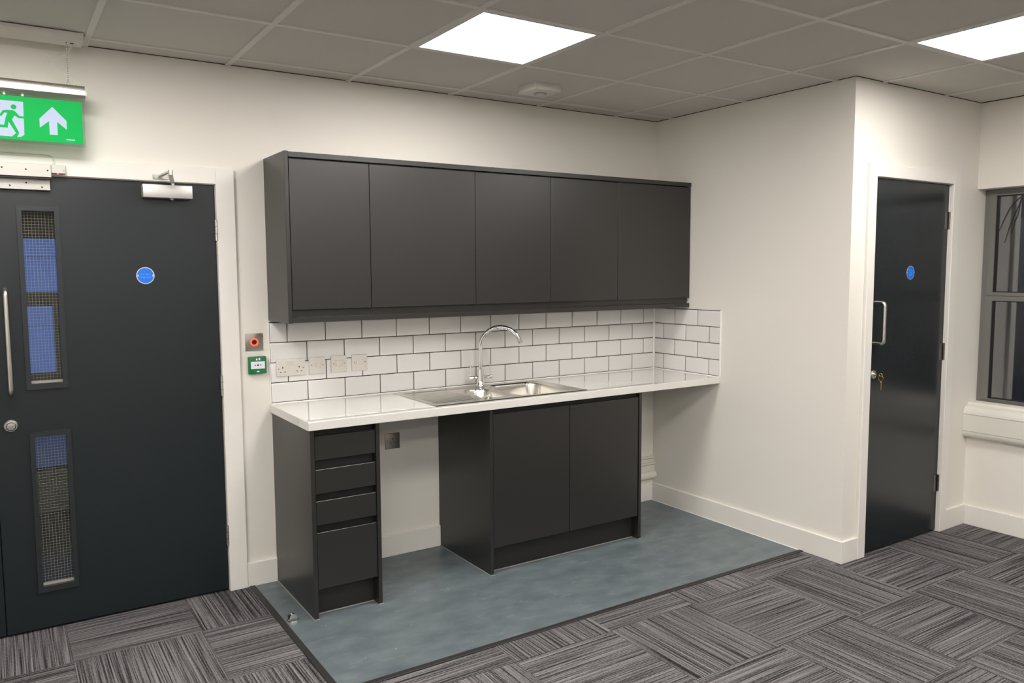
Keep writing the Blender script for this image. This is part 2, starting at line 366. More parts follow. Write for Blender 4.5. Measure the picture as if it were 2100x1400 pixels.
# ---- ceiling: lay-in tiles on a 600 mm grid
ceiling = MB().box(XL - 0.12, X2 + 0.3, YB - 0.12, 0.12, VT, VT + 0.05).build('ceiling', PLEN, kind='structure')
for q in ((XL - 0.12, 0.12, 0.0, 0.12), (0.0, 0.11, -D, 0.0), (0.11, X2 + 0.2, -D, -D + 0.11), (X2, X2 + 0.2, YB, -D), (XL - 0.12, XL, YB, 0.0), (XL - 0.12, X2 + 0.2, YB - 0.12, YB)):
    MB().box(*q, WT, VT).build('void_upstand', PLEN, ceiling)
gap = 0.004
def in_room(x0, x1, y0, y1):
    """clip a grid cell to the room outline"""
    x0 = max(x0, XL); y0 = max(y0, YB); y1 = min(y1, -gap); x1 = min(x1, X2 - gap)
    return x0, x1, y0, y1
shared = {}
for i in range(-8, 6):
    for j in range(-1, 14):
        x0, x1 = GX + 0.6 * i, GX + 0.6 * (i + 1); y1, y0 = -(GY + 0.6 * j), -(GY + 0.6 * (j + 1))
        if (i, j) in PANELS: continue
        x0, x1, y0, y1 = in_room(x0, x1, y0, y1)
        if x1 - x0 < 0.02 or y1 - y0 < 0.02: continue
        h = 0.0075
        if x0 > -0.02 and y0 > -D - 0.02: continue
        hb = 0.0 if j == -1 else h
        poly = [(x0 + h, y0 + h), (x1 - h, y0 + h), (x1 - h, y1 - hb), (x0 + h, y1 - hb)]
        if x1 > 0 and y1 > -D:
            if y0 >= -D - 0.02: poly = [(x0 + h, y0 + h), (-gap, y0 + h), (-gap, y1 - hb), (x0 + h, y1 - hb)]
            elif x0 > -0.02: poly = [(x0 + h, y0 + h), (x1 - h, y0 + h), (x1 - h, -D - gap), (x0 + h, -D - gap)]
            else: poly = [(x0 + h, y0 + h), (x1 - h, y0 + h), (x1 - h, -D - gap), (-gap, -D - gap), (-gap, y1 - h), (x0 + h, y1 - h)]
        cx, cy = (x0 + x1) / 2, (y0 + y1) / 2
        key = tuple((round(p[0] - cx, 4), round(p[1] - cy, 4)) for p in poly)
        if key not in shared:
            shared[key] = MB().prism(key, 0.0, 0.015, 'z').mesh('ceiling_tile', CEILT)
        inst('ceiling_tile', shared[key], (cx, cy, H + 0.006), ceiling)
for i in range(-7, 6):      # bars running away from the back wall
    x = GX + 0.6 * i
    if x > X2 - 0.02: continue
    y1 = -0.004 if x < -0.02 else -D - 0.004
    MB().box(x - 0.012, x + 0.012, YB, y1, H, H + 0.0065).build('grid_bar', BAR, ceiling)
for j in range(0, 14):      # bars parallel to the back wall
    y = -(GY + 0.6 * j); x1 = -0.004 if y > -D else X2 - 0.004
    MB().box(XL, x1, y - 0.012, y + 0.012, H + 0.0004, H + 0.0065).build('grid_bar', BAR, ceiling)
for k, (i, j) in enumerate(PANELS):
    cx, cy = GX + 0.6 * i + 0.3, -(GY + 0.6 * j + 0.3)
    lab = {0: 'square white LED panel recessed in the ceiling in front of the kitchen wall units',
           1: 'square white LED panel recessed in the ceiling in front of the closet door', 2: 'square white LED panel recessed in the ceiling in front of the glazed double door'}.get(k, 'square white LED ceiling panel out in the open office floor')
    t = thing('ceiling_light', (cx, cy, H), lab, 'ceiling light', 'LED ceiling panels')
    MB().cells([cx - 0.288, cx - 0.272, cx + 0.272, cx + 0.288], [cy - 0.288, cy - 0.272, cy + 0.272, cy + 0.288], {(1, 1)}, H - 0.001, H + 0.012, 'z').build('frame', BAR, t)
    MB().box(cx - 0.274, cx + 0.274, cy - 0.274, cy + 0.274, H + 0.001, H + 0.010).build('diffuser', LED, t)

# ================================================================== DOOR 1 (left)
DX0, DX1 = -3.772, -2.843
door1 = thing('door_1', (-3.3, 0.022, 0.012), kind='structure')
vis = [(-3.632, -3.507, 1.099, 1.845), (-3.632, -3.507, 0.198, 0.873)]
MB().cells([DX0, -3.632, -3.507, DX1], [0.012, 0.198, 0.873, 1.099, 1.845, 1.988], {(1, 1), (1, 3)}, 0.0, 0.044, 'y').build('leaf', DOORM, door1)
for (x0, x1, z0, z1) in vis:
    e = 0.016
    fr = MB().cells([x0 - e, x0 + 0.003, x1 - 0.003, x1 + e], [z0 - e - 0.006, z0 + 0.003, z1 - 0.003, z1 + e], {(1, 1)}, -0.013, 0.016, 'y')
    bmesh.ops.bevel(fr.bm, geom=[q for q in fr.bm.edges if all(v.co.y < -0.012 for v in q.verts) and len(q.link_faces) == 2 and abs(q.calc_face_angle(0)) > 0.5], offset=0.003, segments=1, affect='EDGES')
    fr = fr.build('glazing_bead', mat('anthracite_bead_lit', (0.017, 0.021, 0.0235, 1), 0.3), door1)  # bead colour lightened to stand in for light caught on its edges
    MB().box(x0 + 0.002, x1 - 0.002, 0.008, 0.018, z0 + 0.002, z0 + 0.012).build('sill_strip', mat('pale_sill', (0.30, 0.28, 0.25, 1), 0.35), fr)  # paler strip along the foot of the opening
    pane = MB().box(x0 - 0.004, x1 + 0.004, 0.019, 0.025, z0 - 0.004, z1 + 0.004).build('pane', WGLASS, door1)
    wm = MB(); s = 0.0127
    k = 1
    while x0 + k * s < x1: wm.box(x0 + k * s - 0.00042, x0 + k * s + 0.00042, 0.0215, 0.0222, z0, z1); k += 1
    k = 1
    while z0 + k * s < z1: wm.box(x0, x1, 0.0222, 0.0229, z0 + k * s - 0.00042, z0 + k * s + 0.00042); k += 1
    wm.build('wire_mesh', WIRE, pane, kind='stuff')
hn = MB()
for z in (1.777, 1.03, 0.286):
    h = MB().cyl((-2.8405, -0.013, z - 0.05), (-2.8405, -0.013, z + 0.05), 0.0078, n=14)
    h.box(-2.8475, -2.8405, -0.0125, 0.001, z - 0.05, z + 0.05)
    h = h.build('hinge', STEEL, door1, smooth=30)
    for dz in (-0.017, 0.017): MB().cyl((-2.8405, -0.013, z + dz - 0.0008), (-2.8405, -0.013, z + dz + 0.0008), 0.0081, n=14).build('knuckle_ring', GASK, h)
def arc_handle(x, y0, st, za, zb, r, cr=0.022, n=8):
    pts = [(x, y0, zb)]
    for k in range(n + 1):
        a = math.pi / 2 * k / n; pts.append((x, y0 - st + cr - cr * math.sin(a), zb - cr + cr * math.cos(a)))
    for k in range(n + 1):
        a = math.pi / 2 * k / n; pts.append((x, y0 - st + cr - cr * math.cos(a), za + cr - cr * math.sin(a)))
    pts.append((x, y0, za)); return pts
MB().tube(arc_handle(-3.705, 0.0, 0.055, 1.068, 1.508, 0.0095), 0.0095, n=16).build('pull_handle', STEEL, door1, smooth=40)
kn = MB().lathe((-3.713, 0.0, 0.927), [(0.0, 0.002), (0.026, 0.002), (0.026, -0.004), (0.023, -0.007), (0.0, -0.007)], axis='y').build('escutcheon', STEEL, door1, smooth=30)
MB().lathe((-3.713, 0.0, 0.927), [(0.0, -0.004), (0.019, -0.006), (0.019, -0.016), (0.015, -0.021), (0.0, -0.022)], axis='y').build('thumb_turn', STEEL, kn, smooth=30)
door3 = thing('door_2', (-4.0, 0.022, 0.012), kind='structure')
MB().box(-4.256, -3.776, 0.0, 0.044, 0.012, 1.988, bev=0.001).build('leaf', DOORM, door3)
MB().box(-3.800, -3.760, 0.0442, 0.052, 0.012, 1.985).build('leaf_gap_blocker', DOORM, door3)  # strip added behind the leaf gap to block blue lobby light
t = thing('trim_2', (-3.55, 0.0, 0.0), kind='structure')
MB().box(-2.838, -2.751, -0.019, 0.001, 0.0, 2.068, bev=0.0025).build('architrave', GLOSSW, t)
MB().box(-4.349, -4.262, -0.019, 0.001, 0.0, 2.068, bev=0.0025).build('architrave', GLOSSW, t)
MB().box(-4.262, -2.838, -0.019, 0.001, 1.993, 2.068, bev=0.0025).build('head_architrave', GLOSSW, t)
MB().box(-2.839, -2.8385, 0.001, 0.12, 0.0, 1.992).box(-4.2615, -4.260, 0.001, 0.12, 0.0, 1.992).box(-4.26, -2.839, 0.001, 0.12, 1.9905, 1.992).build('lining', GLOSSW, t)
MB().box(-2.858, -2.839, 0.0455, 0.07, 0.0, 1.99).box(-4.26, -2.86, 0.0455, 0.07, 1.972, 1.99).build('door_stop', GLOSSW, t)
# the lobby seen through the wired glass, with dusk-blue glazing at its end
MB().box(-5.3, -2.2, 0.12, 2.6, -0.10, -0.002).build('floor_lobby', LOBF, kind='structure')
wl = MB().cells([-5.3, -4.1, -3.43, -3.15, -2.2], [-0.05, 0.13, 0.30, 0.62, 0.93, 1.365, 1.456, 1.80, 2.6], {(1, 2), (2, 2), (1, 4), (1, 6), (2, 6)}, 2.0, 2.06, 'y').build('wall_lobby_end', LOBW, kind='structure')
MB().box(-4.1, -3.15, 1.996, 2.001, 0.0, 0.285).build('kick_panel', LOBLOW, wl)
MB().box(-5.3, -5.2, 0.12, 2.0, -0.05, 2.6).build('wall_lobby_left', LOBW, kind='structure')
MB().box(-2.3, -2.2, 0.12, 2.0, -0.05, 2.6).build('wall_lobby_right', LOBW, kind='structure')
MB().box(-5.3, -2.2, 0.12, 2.1, 2.55, 2.6).build('ceiling_lobby', LOBW, kind='structure')
lt = thing('lobby_fill_light', (-4.3, 1.0, 2.55), 'small square unseen fill light added in the lobby behind the glazed double door', 'ceiling light')  # unseen light added to brighten the lobby
MB().cells([-4.46, -4.45, -4.15, -4.14], [0.84, 0.85, 1.15, 1.16], {(1, 1)}, 2.538, 2.551, 'z').build('frame', BAR, lt)
MB().box(-4.45, -4.15, 0.85, 1.15, 2.54, 2.549).build('diffuser', mat('lobby_fill_diffuser', (0.9, 0.9, 0.9, 1), 0.5, emit=(1.0, 0.95, 0.85, 1), estr=7.0), lt)
wn = thing('window_2', (-3.6, 2.03, 0.3), kind='structure')
for x1, z0, z1, M in ((-3.15, 0.30, 0.62, BLUED), (-3.43, 0.93, 1.365, BLUEW), (-3.15, 1.456, 1.80, BLUEW)):
    MB().box(-4.1, x1, 2.025, 2.035, z0, z1).build('pane', M, wn)
MB().box(-4.1, -3.15, 2.018, 2.024, 1.680, 1.684).box(-4.1, -3.43, 2.018, 2.024, 1.236, 1.239).build('glazing_bar', LOBW, wn)

# ================================================================== DOOR (closet, right)
door2 = thing('door_3', (0.565, -D + 0.03, 0.008), kind='structure')
LY = -D + 0.008
MB().box(0.190, 0.943, LY, LY + 0.044, 0.008, 2.060, bev=0.001).build('leaf', DOORG, door2)
MB().tube(arc_handle(0.246, LY, 0.058, 1.176, 1.398, 0.010, cr=0.02), 0.0092, n=16).build('pull_handle', STEEL, door2, smooth=40)
es = MB().lathe((0.247, LY, 1.004), [(0, 0.001), (0.024, 0.001), (0.024, -0.006), (0.021, -0.009), (0.0, -0.009)], axis='y').build('lock_escutcheon', STEEL, door2, smooth=30)
MB().cyl((0.247, LY - 0.005, 1.007), (0.247, LY - 0.013, 1.007), 0.009).box(0.2435, 0.2505, LY - 0.012, LY - 0.006, 0.985, 1.007, bev=0.002).build('lock_cylinder', CHROME, es, smooth=30)
for z in (1.857, 1.09, 0.298):
    h = MB().cyl((0.9445, LY - 0.007, z - 0.05), (0.9445, LY - 0.007, z + 0.05), 0.006, n=14)
    h.box(0.905, 0.9445, LY - 0.0015, LY + 0.001, z - 0.05, z + 0.05)
    h = h.build('hinge', mat('dark_hinge', (0.22, 0.21, 0.20, 1), 0.35, metal=1), door2, smooth=30)
    for dz in (-0.017, 0.017): MB().cyl((0.9445, LY - 0.007, z + dz - 0.0008), (0.9445, LY - 0.007, z + dz + 0.0008), 0.0064, n=14).build('knuckle_ring', GASK, h)
t = thing('trim_3', (0.565, -D, 0.0), kind='structure')
ay0, ay1 = -D - 0.019, -D + 0.0005
MB().box(0.125, 0.189, ay0, ay1, 0.0, 2.130, bev=0.0025).build('architrave', GLOSSW, t)
MB().box(0.944, 1.012, ay0, ay1, 0.0, 2.130, bev=0.0025).build('architrave', GLOSSW, t)
MB().box(0.189, 0.944, ay0, ay1, 2.064, 2.130, bev=0.0025).build('head_architrave', GLOSSW, t)
MB().box(0.1845, 0.1885, -D, -D + 0.11, 0.0, 2.064).box(0.9445, 0.9485, -D, -D + 0.11, 0, 2.064).box(0.185, 0.948, -D, -D + 0.11, 2.0625, 2.0665).build('lining', GLOSSW, t)
def fire_sign(c, y, r, lines, label):
    t = thing('fire_door_sign', (c[0], y, c[1]), label, 'sign')
    MB().lathe((c[0], y, c[1]), [(0, 0.0005), (r, 0.0005), (r, -0.0015), (0, -0.0016)], n=40, axis='y').build('rim', SATIN, t)
    MB().lathe((c[0], y, c[1]), [(0, -0.001), (r * 0.91, -0.001), (r * 0.91, -0.0020), (0, -0.0020)], n=40, axis='y').build('face', BLUE, t)
    for s in (-1, 1): MB().lathe((c[0] + s * r * 0.83, y, c[1]), [(0, -0.001), (r * 0.12, -0.001), (r * 0.10, -0.003), (0, -0.0032)], n=14, axis='y').build('screw', SATIN, t)
    n = len(lines); sp = r * 0.34
    for k, s in enumerate(lines):
        text('lettering', s, r * 0.30, (c[0], y - 0.0022, c[1] + (n - 1) / 2 * sp - k * sp), PALEB, t, (math.pi / 2, 0, 0))
fire_sign((-3.158, 1.564), 0.0, 0.0385, ['Fire door', 'keep shut'], 'round blue sign with two lines of lettering on the glazed double door')
fire_sign((0.573, 1.556), LY, 0.0385, ['Fire door', 'keep', 'locked'], 'round blue sign with three lines of lettering on the closet door')
# keys in the closet lock
def key(base, d, up_, label, name='key'):
    """base: bow centre, d: shank direction"""
    t = thing(name, base, label, 'key', 'keys in the closet door lock')
    base, d, up_ = Vector(base), Vector(d).normalized(), Vector(up_).normalized(); n_ = d.cross(up_)
    q = MB(); ring = [base + (d * math.cos(2 * math.pi * k / 20) + up_ * math.sin(2 * math.pi * k / 20)) * 0.0085 for k in range(20)]
    q.tube(ring, 0.0026, n=8, closed=True).build('bow', BRASS, t, smooth=40)
    q = MB(); a = base + d * 0.008; q.tube([a, a + d * 0.034], [0.0032, 0.0026], n=8)
    for k in range(3):
        p = a + d * (0.015 + 0.007 * k); q.tube([p, p + up_ * (0.004 + 0.0012 * (k % 2))], 0.0018, n=6)
    q.build('blade', BRASS, t, smooth=40)
    return t
key((0.247, LY - 0.047, 1.007), (0, 1, 0), (0, 0, 1), 'brass key pushed into the closet door lock')
key((0.247, LY - 0.050, 0.967), (0.02, 0, -1), (0.9, 0.45, 0), 'brass key dangling below the closet door lock')
tag(MB().tube([(0.247, LY - 0.049 + 0.013 * math.cos(2 * math.pi * k / 24), 0.988 + 0.0165 * math.sin(2 * math.pi * k / 24)) for k in range(24)], 0.0010, n=6, closed=True).build('key_ring', BRASS, smooth=40),
    'thin brass ring joining the two keys at the closet door lock', 'key ring')

# ================================================================== WINDOW (right)
win = thing('window_1', (1.36, -3.0, WZ0), kind='structure')
fx0, fx1 = 1.338, 1.385
sy = -D
MB().cells([WY1, WY1 + 0.04, sy - 0.034, sy - 0.001], [WZ0, WZ0 + 0.022, WZ1 - 0.03, WZ1], {(1, 1)}, fx0, fx1, 'x').build('frame', GREY, win)
vy = [WY1 + 0.04, -4.0, -3.15, -2.3, sy - 0.034]
for a, b in zip(vy, vy[1:]):
    for z0, z1, upper in ((WZ0 + 0.022, 1.412, False), (1.412, WZ1 - 0.03, True)):
        w1 = 0.038; zb = z0 + (0.022 if upper else 0.006); zt = z1 - (0.010 if upper else 0.030)
        sash = MB().cells([a, a + w1, b - w1, b], [z0 + 0.001, zb, zt, z1 - 0.001], {(1, 1)}, fx0 - 0.014, fx1 - 0.006, 'x').build('sash', GREY, win)
        MB().cells([a + w1 - 0.001, a + w1 + 0.005, b - w1 - 0.005, b - w1 + 0.001], [zb - 0.001, zb + 0.005, zt - 0.005, zt + 0.001], {(1, 1)}, fx0 - 0.006, fx0 + 0.024, 'x').build('gasket', GASK, sash)
        for px in (fx0 + 0.008,):
            pane = MB().box(px, px + 0.004, a + w1 + 0.002, b - w1 - 0.002, zb + 0.002, zt - 0.002).build('pane', GLASS, win)
        if upper and b == vy[-1]:
            first = pane
MB().box(X2 + 0.001, fx0, WY1, sy, WZ0 - 0.001, WZ0 + 0.004).build('sill', WALL, win)
cracks = [[(-1.665, 2.005), (-1.633, 1.974), (-1.600, 1.935), (-1.570, 1.868), (-1.545, 1.800)], [(-1.663, 2.000), (-1.650, 1.949), (-1.626, 1.894), (-1.602, 1.824), (-1.579, 1.729)], [(-1.664, 2.000), (-1.645, 1.893), (-1.628, 1.851), (-1.615, 1.780)], [(-1.667, 2.002), (-1.668, 1.93), (-1.662, 1.87)]]
for c in cracks:
    MB().tube([(fx0 + 0.0058, y, z) for y, z in c], [0.0022 if 0 < k < len(c) - 1 else 0.0012 for k in range(len(c))], n=6).build('crack', mat('crack_line', (0.03, 0.028, 0.03, 1), 0.4), win)
MB().box(1.62, 1.66, -9, 1.0, -0.5, -0.1).build('ledge_outside', PLEN, win)

# dado trunking under the window
def trunking(name, label, prof_parts, a0, a1, axis, sgn, base, z_off):
    t = thing(name, (base, a0, z_off) if axis == 'y' else (a0, base, z_off), label, 'trunking')
    for pn, prof in prof_parts:
        q = [(base + sgn * d, z) for d, z in prof]
        if axis == 'y': MB().prism(q, a0, a1, 'y').build(pn, TRUNK, t, smooth=35)
        else: MB().prism(q, a0, a1, 'x').build(pn, TRUNK, t, smooth=35)
    return t
def rnd(z0, z1, d0, d1, up_):
    """a quarter-rounded cover profile from depth d0 to d1"""
    pts = []
    for k in range(9):
        a = math.pi / 2 * k / 8
        pts.append((d0 + (d1 - d0) * math.sin(a), (z1 - (z1 - z0) * (1 - math.cos(a))) if up_ else (z0 + (z1 - z0) * (1 - math.cos(a)))))
    return pts
top = [(0, 0.744)] + rnd(0.694, 0.738, 0.020, 0.052, True) + [(0.0, 0.694)]
low = [(0, 0.549)] + rnd(0.549, 0.588, 0.026, 0.052, False) + [(0.0, 0.588)]
t = trunking('dado_trunking', 'cream plastic dado trunking on the wall below the window',
         [('top_lip', [(0, 0.738), (0.020, 0.738), (0.020, 0.745), (0, 0.750)]), ('upper_cover', top[1:-1] + [(0.0, 0.694), (0.0, 0.738)]),
          ('front_cover', [(0, 0.5900), (0.0505, 0.5900), (0.0505, 0.6920), (0, 0.6920)]), ('lower_cover', low[1:-1] + [(0.0, 0.588), (0.0, 0.549)])],
         YB + 0.05, -D - 0.0045, 'y', -1, X2 - 0.0004, 0.549)
ec = [(X2, 0.547), (X2 - 0.028, 0.547), (X2 - 0.048, 0.562), (X2 - 0.0535, 0.588), (X2 - 0.0535, 0.694), (X2 - 0.046, 0.722), (X2 - 0.022, 0.741), (X2, 0.741)]
MB().prism(ec, -D - 0.0045, -D - 0.001, 'y').build('end_cap', TRUNK, t)
# low trunking in the back corner, running on behind the sink unit
trunking('skirting_trunking', 'short length of white moulded trunking low on the back wall beside the sink unit',
         [('top_bead', [(0, 0.292), (0.012, 0.292), (0.020, 0.296), (0.020, 0.304), (0.012, 0.308), (0, 0.308)]),
          ('upper_cover', [(0, 0.268), (0.012, 0.268), (0.014, 0.291), (0, 0.291)]),
          ('middle_bead', [(0, 0.248), (0.016, 0.248), (0.026, 0.253), (0.026, 0.262), (0.016, 0.267), (0, 0.267)]),
          ('lower_cover', [(0, 0.205), (0.017, 0.205), (0.018, 0.247), (0, 0.247)]),
          ('round_cover', [(0, 0.148), (0.012, 0.148)] + rnd(0.150, 0.178, 0.018, 0.042, False) + list(reversed(rnd(0.178, 0.204, 0.018, 0.042, True))) + [(0, 0.204)])],
         -0.619, -0.0005, 'x', -1, 0.0, 0.148)

# ================================================================== BACKSPLASH TILES
rows = [ZT + 0.0045 + k * RP for k in range(5)]; TZ1 = rows[4]
g1 = MB().box(WXL + 0.006, -0.0005, -0.0036, 0.0, ZT + 0.001, TZ1 + 0.002).build('grout_bed', GROUT, wall_back)
g2 = MB().box(-0.0036, 0.0, -0.592, 0.0, ZT + 0.001, TZ1 + 0.002).build('grout_bed', GROUT, wall_side)
tm = {}
def tile_mesh(w, h):
    key_ = (round(w, 4), round(h, 4))
    if key_ not in tm:
        b = bmesh.new(); rg = []
        for ins, y in ((0, 0.0), (0, -0.0042), (0.0007, -0.0055), (0.0025, -0.0066), (0.0110, -0.0081), (0.0150, -0.0085)):
            X, Z = w / 2 - ins, h / 2 - ins
            rg.append([b.verts.new(p) for p in ((-X, y, -Z), (X, y, -Z), (X, y, Z), (-X, y, Z))])
        for p, q in zip(rg, rg[1:]):
            for k in range(4): b.faces.new((p[k], p[(k + 1) % 4], q[(k + 1) % 4], q[k]))
        b.faces.new(rg[-1]); b.faces.new(list(reversed(rg[0]))); bmesh.ops.recalc_face_normals(b, faces=b.faces[:])
        me = bpy.data.meshes.new('wall_tile'); b.to_mesh(me); b.free(); me.materials.append(TILE)
        me.shade_smooth(); me.set_sharp_from_angle(angle=math.radians(50)); tm[key_] = me
    return tm[key_]
GR = 0.0040
for r in range(4):
    z0, z1 = rows[r] + GR / 2, rows[r + 1] - GR / 2
    joints = [TX - TP * k for k in range(-1, 15)] if r % 2 == 1 else [TX - TP / 2 - TP * k for k in range(-2, 15)]
    xs = sorted([WXL + 0.008, -0.006] + [x for x in joints if WXL + 0.025 < x < -0.02])
    for a, b in zip(xs, xs[1:]):
        w_ = b - a - GR
        inst('wall_tile', tile_mesh(w_, z1 - z0), ((a + b) / 2, 0.0, (z0 + z1) / 2), wall_back)
    js = [-0.2, -0.402] if r % 2 == 1 else [-0.098, -0.300, -0.501]
    ys = sorted([-0.591, -0.009] + js)
    for a, b in zip(ys, ys[1:]):
        inst('wall_tile', tile_mesh(b - a - GR, z1 - z0), (0.0, (a + b) / 2, (z0 + z1) / 2), wall_side, (0, 0, -math.pi / 2))
MB().prism([(-0.001, -0.001), (-0.0145, -0.001), (-0.0145, -0.0082), (-0.0082, -0.0145), (-0.001, -0.0145)], ZT, TZ1, 'z').build('corner_sealant', SEAL, wall_back)
MB().box(-0.009, 0.0, -0.595, -0.591, ZT, TZ1 + 0.001).build('edge_trim', SEAL, wall_side)
MB().box(WXL + 0.003, WXL + 0.0075, -0.009, 0.0, ZT, TZ1 + 0.001).build('edge_trim', SEAL, wall_back)

# ================================================================== WORKTOP
SX0, SX1, SY0, SY1 = -1.957, -1.008, -0.549, -0.042      # sink outline
wk = MB().cells([WXL, SX0 + 0.02, SX1 - 0.02, -0.001], [-DW, SY0 + 0.02, SY1 - 0.015, -0.001], {(1, 1)}, ZT - TH, ZT, 'z')
bmesh.ops.recalc_face_normals(wk.bm, faces=wk.bm.faces[:])
ed = [e for e in wk.bm.edges if all(abs(v.co.y + DW) < 1e-5 for v in e.verts) and abs(e.verts[0].co.z - e.verts[1].co.z) < 1e-6]
ed += [e for e in wk.bm.edges if all(abs(v.co.x - WXL) < 1e-5 for v in e.verts) and all(v.co.z > ZT - 1e-4 for v in e.verts)]
bmesh.ops.bevel(wk.bm, geom=ed, offset=0.0025, segments=2, affect='EDGES', profile=0.5)
worktop = thing('worktop', (-1.3, 0, ZT - TH), 'long white speckled worktop with square front edge running into the corner', 'worktop')
wk.build('slab', QUARTZ, worktop)
MB().tube([(WXL + 0.01, -0.0105, ZT + 0.0012), (-0.010, -0.0105, ZT + 0.0012)], 0.0042, n=8).build('sealant_bead', SEAL, worktop, smooth=60)
MB().tube([(-0.0105, -0.010, ZT + 0.0012), (-0.0105, -0.590, ZT + 0.0012)], 0.0042, n=8).build('sealant_bead', SEAL, worktop, smooth=60)

# ---- inset sink: drainer left, half bowl, main bowl
def rr(x, y, cx, cy, hx, hy, r):
    qx, qy = abs(x - cx) - hx + r, abs(y - cy) - hy + r
    return math.hypot(max(qx, 0), max(qy, 0)) + min(max(qx, qy), 0) - r
def sst(a): a = max(0.0, min(1.0, a)); return a * a * (3 - 2 * a)
BOWLS = {'main_bowl': (-1.232, -0.292, 0.172, 0.195, 0.070, 0.150), 'half_bowl': (-1.520, -0.300, 0.082, 0.150, 0.075, 0.110)}
DR = (-1.780, -0.292, 0.150, 0.205)
def sink_z(x, y):
    z = 0.0035
    e = min(x - SX0, SX1 - x, y - SY0, SY1 - y)
    z *= sst(e / 0.006)
    inn = rr(x, y, (SX0 + SX1) / 2, (SY0 + SY1) / 2 - 0.010, (SX1 - SX0) / 2 - 0.028, (SY1 - SY0) / 2 - 0.032, 0.03)
    z -= 0.005 * sst(-inn / 0.012)
    d = rr(x, y, *DR, 0.02)
    if d < 0.0:
        z -= 0.0015 * sst(-d / 0.016)
        ph = abs(((y - DR[1]) / 0.034) % 1.0 - 0.5) * 0.034
        z += 0.0026 * math.exp(-(ph / 0.0042) ** 2) * sst(-d / 0.03)
    for n_, (cx, cy, hx, hy, r, dp) in BOWLS.items():
        s = rr(x, y, cx, cy, hx, hy, r)
        if s < 0.012:
            z -= 0.004 * sst((0.012 - s) / 0.012)
            z -= dp * sst(-s / 0.035) ** 0.6 if s < 0 else 0
    return z
nx, ny = 200, 170
gv = {}
bms = {k: bmesh.new() for k in ('deck', 'drainer', 'main_bowl', 'half_bowl')}
def sv(bn, i, j):
    k = (bn, i, j)
    if k not in gv:
        x = SX0 + (SX1 - SX0) * i / nx; y = SY0 + (SY1 - SY0) * j / ny
        gv[k] = bms[bn].verts.new((x, y, ZT + 0.0005 + sink_z(x, y)))
    return gv[k]
for i in range(nx):
    for j in range(ny):
        x = SX0 + (SX1 - SX0) * (i + .5) / nx; y = SY0 + (SY1 - SY0) * (j + .5) / ny
        bn = 'deck'
        if rr(x, y, *DR, 0.02) < 0: bn = 'drainer'
        for k, q in BOWLS.items():
            if rr(x, y, *q[:5]) < 0: bn = k
        bms[bn].faces.new([sv(bn, i, j), sv(bn, i + 1, j), sv(bn, i + 1, j + 1), sv(bn, i, j + 1)])
sink = thing('kitchen_sink', (-1.48, -0.29, ZT), 'stainless steel one and a half bowl sink with ribbed drainer set in the worktop', 'sink')
for k, b in bms.items():
    q = MB(); q.bm.free(); q.bm = b
    if k == 'deck':
        pass
    o = q.build(k, SINKM, sink, smooth=60)
    if k in BOWLS:
        cx, cy, hx, hy, r, dp = BOWLS[k]
        MB().lathe((cx, cy, ZT - dp), [(0, 0.002), (0.034, 0.003), (0.040, 0.005), (0.040, 0.0), (0, 0.0)]).build('waste', CHROME, o, smooth=30)
MB().lathe((-1.610, -0.470, ZT), [(0.0, 0.0), (0.020, 0.0), (0.020, 0.003), (0.016, 0.007), (0.006, 0.0075), (0.0, 0.006)]).build('waste_knob', CHROME, sink, smooth=30)

# ---- mixer tap
TPX, TPY = -1.425, -0.082
tap = thing('mixer_tap', (TPX, TPY, ZT), 'chrome twin lever mixer tap with tall swan neck spout behind the sink', 'tap')
MB().lathe((TPX, TPY, ZT), [(0, 0), (0.027, 0), (0.027, 0.005), (0.0235, 0.009), (0.0225, 0.045), (0.0195, 0.075), (0.0165, 0.100), (0.0, 0.100)]).build('body', CHROME, tap, smooth=40)
ux, uy = 0.84, -0.5426; rad = 0.116; zc = 1.142
pts = [(TPX, TPY, ZT + 0.09), (TPX, TPY, 1.05), (TPX, TPY, 1.10)]
for k in range(29):
    a = math.radians(162) * k / 28; q = rad * (1 - math.cos(a)); pts.append((TPX + ux * q, TPY + uy * q, zc + rad * math.sin(a)))
sp = MB().tube(pts, 0.0118, n=20).build('spout', CHROME, tap, smooth=50)
e0, e1 = Vector(pts[-2]), Vector(pts[-1]); dd = (e1 - e0).normalized()
MB().tube([e1 - dd * 0.002, e1 + dd * 0.014], 0.0132, n=20).build('nozzle', CHROME, sp, smooth=40)
for s in (-1, 1):
    ar = MB().tube([(TPX, TPY, ZT + 0.054), (TPX + s * 0.032, TPY, ZT + 0.054), (TPX + s * 0.034, TPY, ZT + 0.054), (TPX + s * 0.058, TPY, ZT + 0.054), (TPX + s * 0.060, TPY, ZT + 0.054), (TPX + s * 0.076, TPY, ZT + 0.054)],
                   [0.010, 0.010, 0.0085, 0.0085, 0.0105, 0.0105], n=16).build('lever_arm', CHROME, tap, smooth=40)
    x = TPX + s * 0.066
    MB().tube([(x, TPY, ZT + 0.058), (x, TPY, ZT + 0.112), (x, TPY, ZT + 0.116), (x, TPY, ZT + 0.128)], [0.0022, 0.0022, 0.0036, 0.0036], n=12).build('lever', CHROME, ar, smooth=40)

